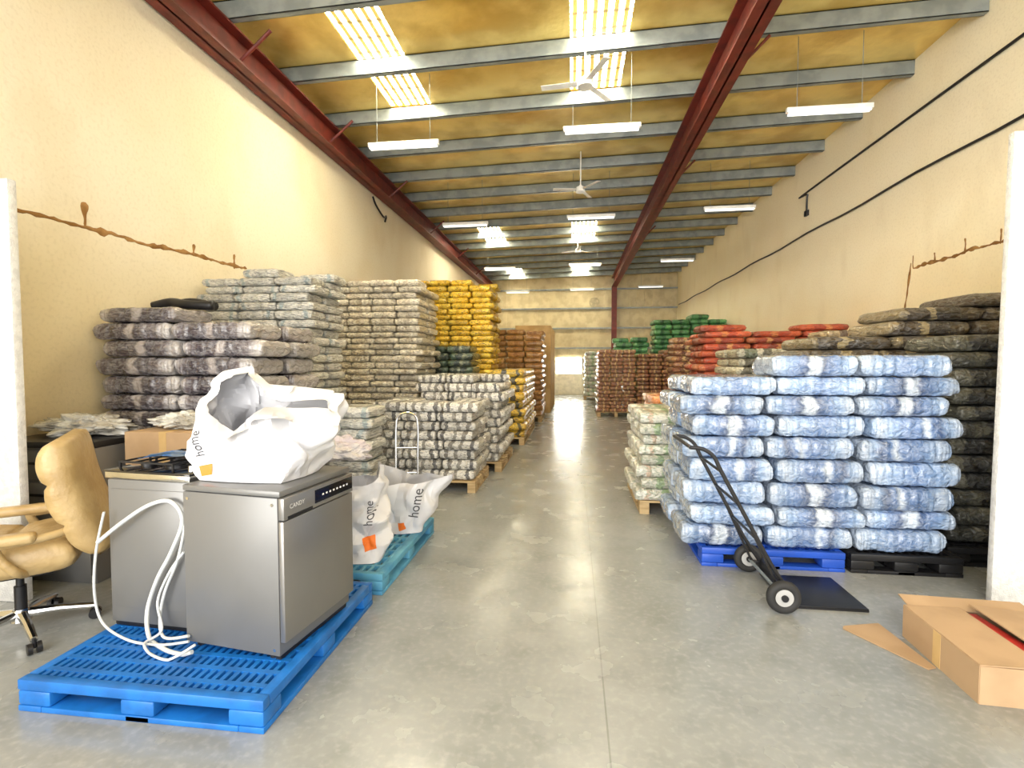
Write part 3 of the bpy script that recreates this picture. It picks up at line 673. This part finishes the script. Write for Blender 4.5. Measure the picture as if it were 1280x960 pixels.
o.location = (-1.69, 3.52, .152); tag(o, 'tall white plastic bag right behind the dishwasher on faded blue pallet', 'bag'); o.rotation_euler.z = R(6)
decal(o, 'orange_logo', plate(.08, .10), facing((.20, -.7, .14), 0, -1, .2), M_ora)
decal(o, 'print', text_bm('home', .085), facing((.215, -.7, .38), 0, -1, R(84)), M_ink)
def lump(name, rx, ry, rz, seed, mat, amp=.3):
    b = B(); bmesh.ops.create_icosphere(b, subdivisions=5, radius=1)
    for v in b.verts:
        p = v.co.copy(); d = 1 + amp * (abs(noise.noise(p * 2.4 + Vector((seed, 0, 0)))) * 1.3 + .5 * abs(noise.noise(p * 6 + Vector((0, seed, 0)))) - .5) + .25 * amp * crease(p * .35, seed)
        v.co = Vector((p.x * rx * d, p.y * ry * d, max(p.z * d, -.75) * rz + rz * .75))
    return obj(name, b, mat, ang=25)
o = lump('plastic_bundle', .25, .14, .10, 4, M_lilac); o.location = (-1.76, 3.52, .895); tag(o, 'cloudy lilac crumpled plastic bundle on top of tall white bag', 'bundle')

# junk by the left wall
t = thing('storage_cabinet', 'low grey drawer cabinet against left wall behind the tan chair', 'cabinet', (-3.86, 3.46, 0))
boxo('cabinet_body', M_grey, t, -.4, .4, -.28, .28, 0, 1.0, bev=.008)
for k in range(4):
    d = boxo('drawer', M_grey, t, -.37, .37, -.297, -.281, .06 + k * .235, .27 + k * .235, bev=.006)
    boxo('handle', M_blk, d, -.1, .1, -.312, -.297, .17 + k * .235, .19 + k * .235, bev=.004)
o = boxo('flat_board', M_blk, None, -.42, .40, -.32, .27, 0, .045, bev=.006); o.location = (-3.86, 3.46, 1.002); tag(o, 'flat black board lying on the grey drawer cabinet', 'board')
o = lump('plastic_bundle', .37, .19, .09, 9, M_film, .32); o.location = (-3.88, 3.53, 1.05); tag(o, 'clear wrapped pale bundle lying on the black board', 'bundle')
t = thing('cardboard_carton', 'brown cardboard carton behind the grey appliance, below dark brown sacks', 'box', (-3.06, 3.62, 0))
boxo('carton_body', M_card, t, -.32, .32, -.26, .26, 0, 1.1, bev=.006); boxo('tape', M_cardl, t, -.03, .03, -.2615, .2615, .8, 1.1015)
o = lump('plastic_bundle', .27, .16, .075, 15, M_film, .35); o.location = (-3.06, 3.62, 1.103); tag(o, 'clear wrapped pale bundle lying on brown carton', 'bundle')
b = B(); tube(b, smooth_path([(-.32, 0, .05), (-.15, .03, .09), (.05, -.02, .06), (.3, .02, .05)], 6), .045, 10)
tube(b, smooth_path([(-.28, .09, .05), (0, .1, .1), (.28, .08, .05)], 6), .04, 10)
o = obj('rolled_cover', b, M_blk, ang=180); o.location = (-3.76, 4.42, 2.125); tag(o, 'dark rolled cover lying on top of dark brown sack pile', 'cover')

# ------------------------------------------------------------------ tan office chair (front faces local -y)
t = thing('office_chair', 'worn tan leather office chair with chrome star base', 'chair', (-3.27, 2.53, 0), R(-50)); t.scale = (1.09, 1.09, 1.05)
b = B(); cyl(b, (0, 0, .08), (0, 0, .15), .045, 20, .035)
for k in range(5):
    a = R(72 * k + 20); tube(b, [(0, 0, .12), (.16 * math.cos(a), .16 * math.sin(a), .105), (.31 * math.cos(a), .31 * math.sin(a), .075)], .026, 10, .017)
obj('star_base', b, M_chrome, t)
for k in range(5):
    a = R(72 * k + 20); c, s = math.cos(a), math.sin(a); b = B(); p = Vector((.31 * c, .31 * s, .03)); q = Vector((-s, c, 0))
    cyl(b, p - q * .028, p - q * .008, .029, 16); cyl(b, p + q * .008, p + q * .028, .029, 16); cyl(b, p, p + Vector((0, 0, .05)), .009, 8); obj('caster', b, M_blk, t)
b = B(); cyl(b, (0, 0, .14), (0, 0, .28), .027, 16); cyl(b, (0, 0, .28), (0, 0, .37), .018, 16); obj('gas_column', b, M_blk, t)
boxo('mechanism', M_blk, t, -.12, .12, -.14, .16, .355, .40, bev=.01)
def cushion(w, d, h, bulge, cells, ax):
    b = B(); n = 30; g = {}
    for s in (1, -1):
        for i in range(n + 1):
            for j in range(n + 1):
                x, y = -1 + 2 * i / n, -1 + 2 * j / n
                if s < 0 and (i in (0, n) or j in (0, n)): g[s, i, j] = g[1, i, j]; continue
                e = (max(0, 1 - abs(x) ** 6) * max(0, 1 - abs(y) ** 6)) ** .36
                cell = abs(math.sin(math.pi * cells * (y + 1) / 2)) ** .35 if cells else 1
                z = s * h / 2 * e * ((.66 + .34 * cell + .05 * noise.noise(Vector((x * 4, y * 4, 2)))) if s > 0 else .8)
                r_ = 1 - .05 * min(x * x, 1) * y * y
                g[s, i, j] = b.verts.new((x * w / 2 * r_, y * d / 2 * r_, z))
    for s in (1, -1):
        for i in range(n):
            for j in range(n):
                q = [g[s, i, j], g[s, i + 1, j], g[s, i + 1, j + 1], g[s, i, j + 1]]
                try: b.faces.new(q)
                except ValueError: pass
    return b
b = cushion(.62, .62, .22, 0, 2, 0); place(b, Matrix.Translation((0, -.02, .485))); obj('seat', b, M_tan, t, ang=180)
b = cushion(.66, .70, .20, 0, 3, 0)
for v in b.verts: v.co.z += -.40 * v.co.y ** 2 + .28 * abs(v.co.x) ** 1.6
place(b, Matrix.Translation((0, .29, .80)) @ Matrix.Rotation(R(90 + 16), 4, 'X'))
obj('backrest', b, M_tan, t, ang=180)
for s in (-1, 1):
    b = B(); tube(b, smooth_path([(s * .24, .08, .42), (s * .33, .06, .46), (s * .335, .0, .55), (s * .33, -.02, .61)], 5), .022, 12); tube(b, smooth_path([(s * .33, -.02, .61), (s * .32, .15, .62), (s * .27, .25, .63)], 5), .022, 12); a_ = obj('armrest', b, M_tan, t)
    boxo('arm_pad', M_tan, a_, s * .33 - .04, s * .33 + .04, -.20, .14, .605, .665, bev=.026, seg=4)

# ------------------------------------------------------------------ hand trucks
t = thing('hand_truck', 'black two-wheeled hand truck leaning before the blue sacks', 'hand truck', (0, 0, 0))
ya, yb = 3.40, 3.93
lean = [(1.43, .10), (1.30, .30), (1.14, .60), (.98, .90), (.93, 1.0), (.86, 1.05), (.78, 1.06)]
b = B()
pa = [(x, ya, z) for x, z in lean]; pb = [(x, yb, z) for x, z in lean]
tube(b, smooth_path(pa, 4), .0135, 10); tube(b, smooth_path(pb, 4), .0135, 10)
tube(b, [(.78, ya, 1.06), (.78, yb, 1.06)], .0135, 10)
obj('frame', b, M_blk, t)
for x, z in ((1.22, .45), (1.09, .69), (.98, .90)):
    b = B(); cyl(b, (x, ya, z), (x, yb, z), .010, 10); obj('crossbar', b, M_blk, t)
b = B(); cyl(b, (1.36, ya - .08, .108), (1.36, yb + .08, .108), .011, 10); obj('axle', b, M_steel, t)
for y in (ya, yb):
    b = B(); cyl(b, (1.14, y, .6), (1.36, y, .12), .009, 8); cyl(b, (1.43, y, .10), (1.36, y, .11), .011, 8); obj('brace', b, M_blk, t)
for y in (ya - .06, yb + .06):
    b = B(); cc = Vector((1.36, y, .108)); rings = 28; nn = 10; r1, r2 = .078, .030
    gr = [[b.verts.new(cc + Vector(((r1 + r2 * math.cos(2 * math.pi * j / nn)) * math.cos(2 * math.pi * i / rings), r2 * math.sin(2 * math.pi * j / nn), (r1 + r2 * math.cos(2 * math.pi * j / nn)) * math.sin(2 * math.pi * i / rings)))) for j in range(nn)] for i in range(rings)]
    for i in range(rings):
        for j in range(nn): b.faces.new((gr[i][j], gr[(i + 1) % rings][j], gr[(i + 1) % rings][(j + 1) % nn], gr[i][(j + 1) % nn]))
    w = obj('wheel', b, M_rub, t, ang=180)
    b = B(); cyl(b, cc - Vector((0, .021, 0)), cc + Vector((0, .021, 0)), .056, 24); obj('rim', b, M_rim, w)
    b = B(); cyl(b, cc - Vector((0, .032, 0)), cc + Vector((0, .032, 0)), .022, 16); obj('hub', b, M_blk, w)
b = B(); box(b, 1.44, 1.92, 3.42, 3.91, .012, .020, .002); box(b, 1.42, 1.45, 3.40, 3.93, .012, .13, .003)
for y in (3.43, 3.90): box(b, 1.44, 1.92, y - .012, y + .012, 0, .012)
obj('toe_plate', b, M_blk, t)

t = thing('hand_truck', 'small chrome hand truck before the black and white sacks', 'hand truck', (-1.98, 5.72, 0), R(12))
b = B(); tube(b, smooth_path([(-.13, 0, .1), (-.13, .03, .5), (-.13, .06, .85), (-.1, .075, .98), (0, .08, 1.02), (.1, .075, .98), (.13, .06, .85), (.13, .03, .5), (.13, 0, .1)], 5), .014, 10); obj('frame', b, M_chrome, t)
for z in (.3, .6): 
    b = B(); cyl(b, (-.13, .03 * z / .5, z), (.13, .03 * z / .5, z), .01, 8); obj('crossbar', b, M_chrome, t)
boxo('toe_plate', M_steel, t, -.2, .2, -.28, .0, .004, .012)
for s in (-1, 1):
    b = B(); cyl(b, (s * .17, .04, .08), (s * .205, .04, .08), .08, 22); obj('wheel', b, M_rub, t)

# ------------------------------------------------------------------ cardboard box bottom right
t = thing('cardboard_box', 'low brown cardboard box with loosely closed flaps on floor at right', 'box', (2.28, 2.83, 0), R(-3))
b = B(); hx, hy, hh, th = .34, .30, .185, .006
box(b, -hx, hx, -hy, hy, 0, th)
for s in (-1, 1):
    box(b, s * hx - th / 2, s * hx + th / 2, -hy, hy, 0, hh); box(b, -hx, hx, s * hy - th / 2, s * hy + th / 2, 0, hh)
obj('carton_body', b, M_card, t)
def flap(x0, x1, y0, y1, M): 
    bb = B(); box(bb, x0, x1, y0, y1, 0, th, M=M); obj('flap', bb, M_card, t)
flap(0, .29, -hy, hy, Matrix.Translation((-hx, 0, hh)) @ Matrix.Rotation(R(-1), 4, 'Y'))
flap(-.345, 0, -hy, hy, Matrix.Translation((hx, 0, hh)) @ Matrix.Rotation(R(5), 4, 'Y'))
flap(-hx + .02, hx - .02, -.02, .10, Matrix.Translation((0, hy, hh)) @ Matrix.Rotation(R(12), 4, 'X'))
boxo('tape', M_cardl, t, -hx - .0045, -hx - .003, -.03, .03, 0, hh)
o = boxo('red_packet', M_redp, None, -.05, .05, -.22, .24, 0, .176, bev=.01); o.location = (2.26, 2.86, .007); tag(o, 'red packet showing between the flaps of the cardboard box', 'packet')
b = B(); prism(b, [(-.19, .16), (-.17, .19), (.06, .25), (.09, -.20), (.04, -.22)][::-1], 0, .006)
o = obj('cardboard_sheet', b, M_card); o.location = (1.83, 3.02, .002); tag(o, 'loose cardboard sheet lying flat against the box', 'cardboard')

# ------------------------------------------------------------------ light
w = bpy.data.worlds.new('world'); S.world = w; w.use_nodes = True
w.node_tree.nodes['Background'].inputs[0].default_value = (1, .98, .95, 1); w.node_tree.nodes['Background'].inputs[1].default_value = 1.9
def area(name, loc, rot, sx, sy, e, c=(1, 1, 1)):
    l = bpy.data.lights.new(name, 'AREA'); l.shape = 'RECTANGLE'; l.size = sx; l.size_y = sy; l.energy = e; l.color = c
    o = bpy.data.objects.new(name, l); COL.objects.link(o); o.location = loc; o.rotation_euler = rot; return o
area('doorway_daylight', (-1.6, -2.6, 3.2), (R(93), 0, R(-14)), 9, 5, 320, (1, .98, .94))
sl = bpy.data.lights.new('fill_sun', 'SUN'); sl.energy = 2.0; sl.angle = R(40); sl.color = (1, .96, .88)  # broad sun added as fill to brighten the hall, aimed slightly upward
so = bpy.data.objects.new('fill_sun', sl); COL.objects.link(so); so.location = (0, -5, 3); so.rotation_euler = (R(94), 0, R(-18))
S.view_settings.view_transform = 'Standard'
S.view_settings.exposure = .53
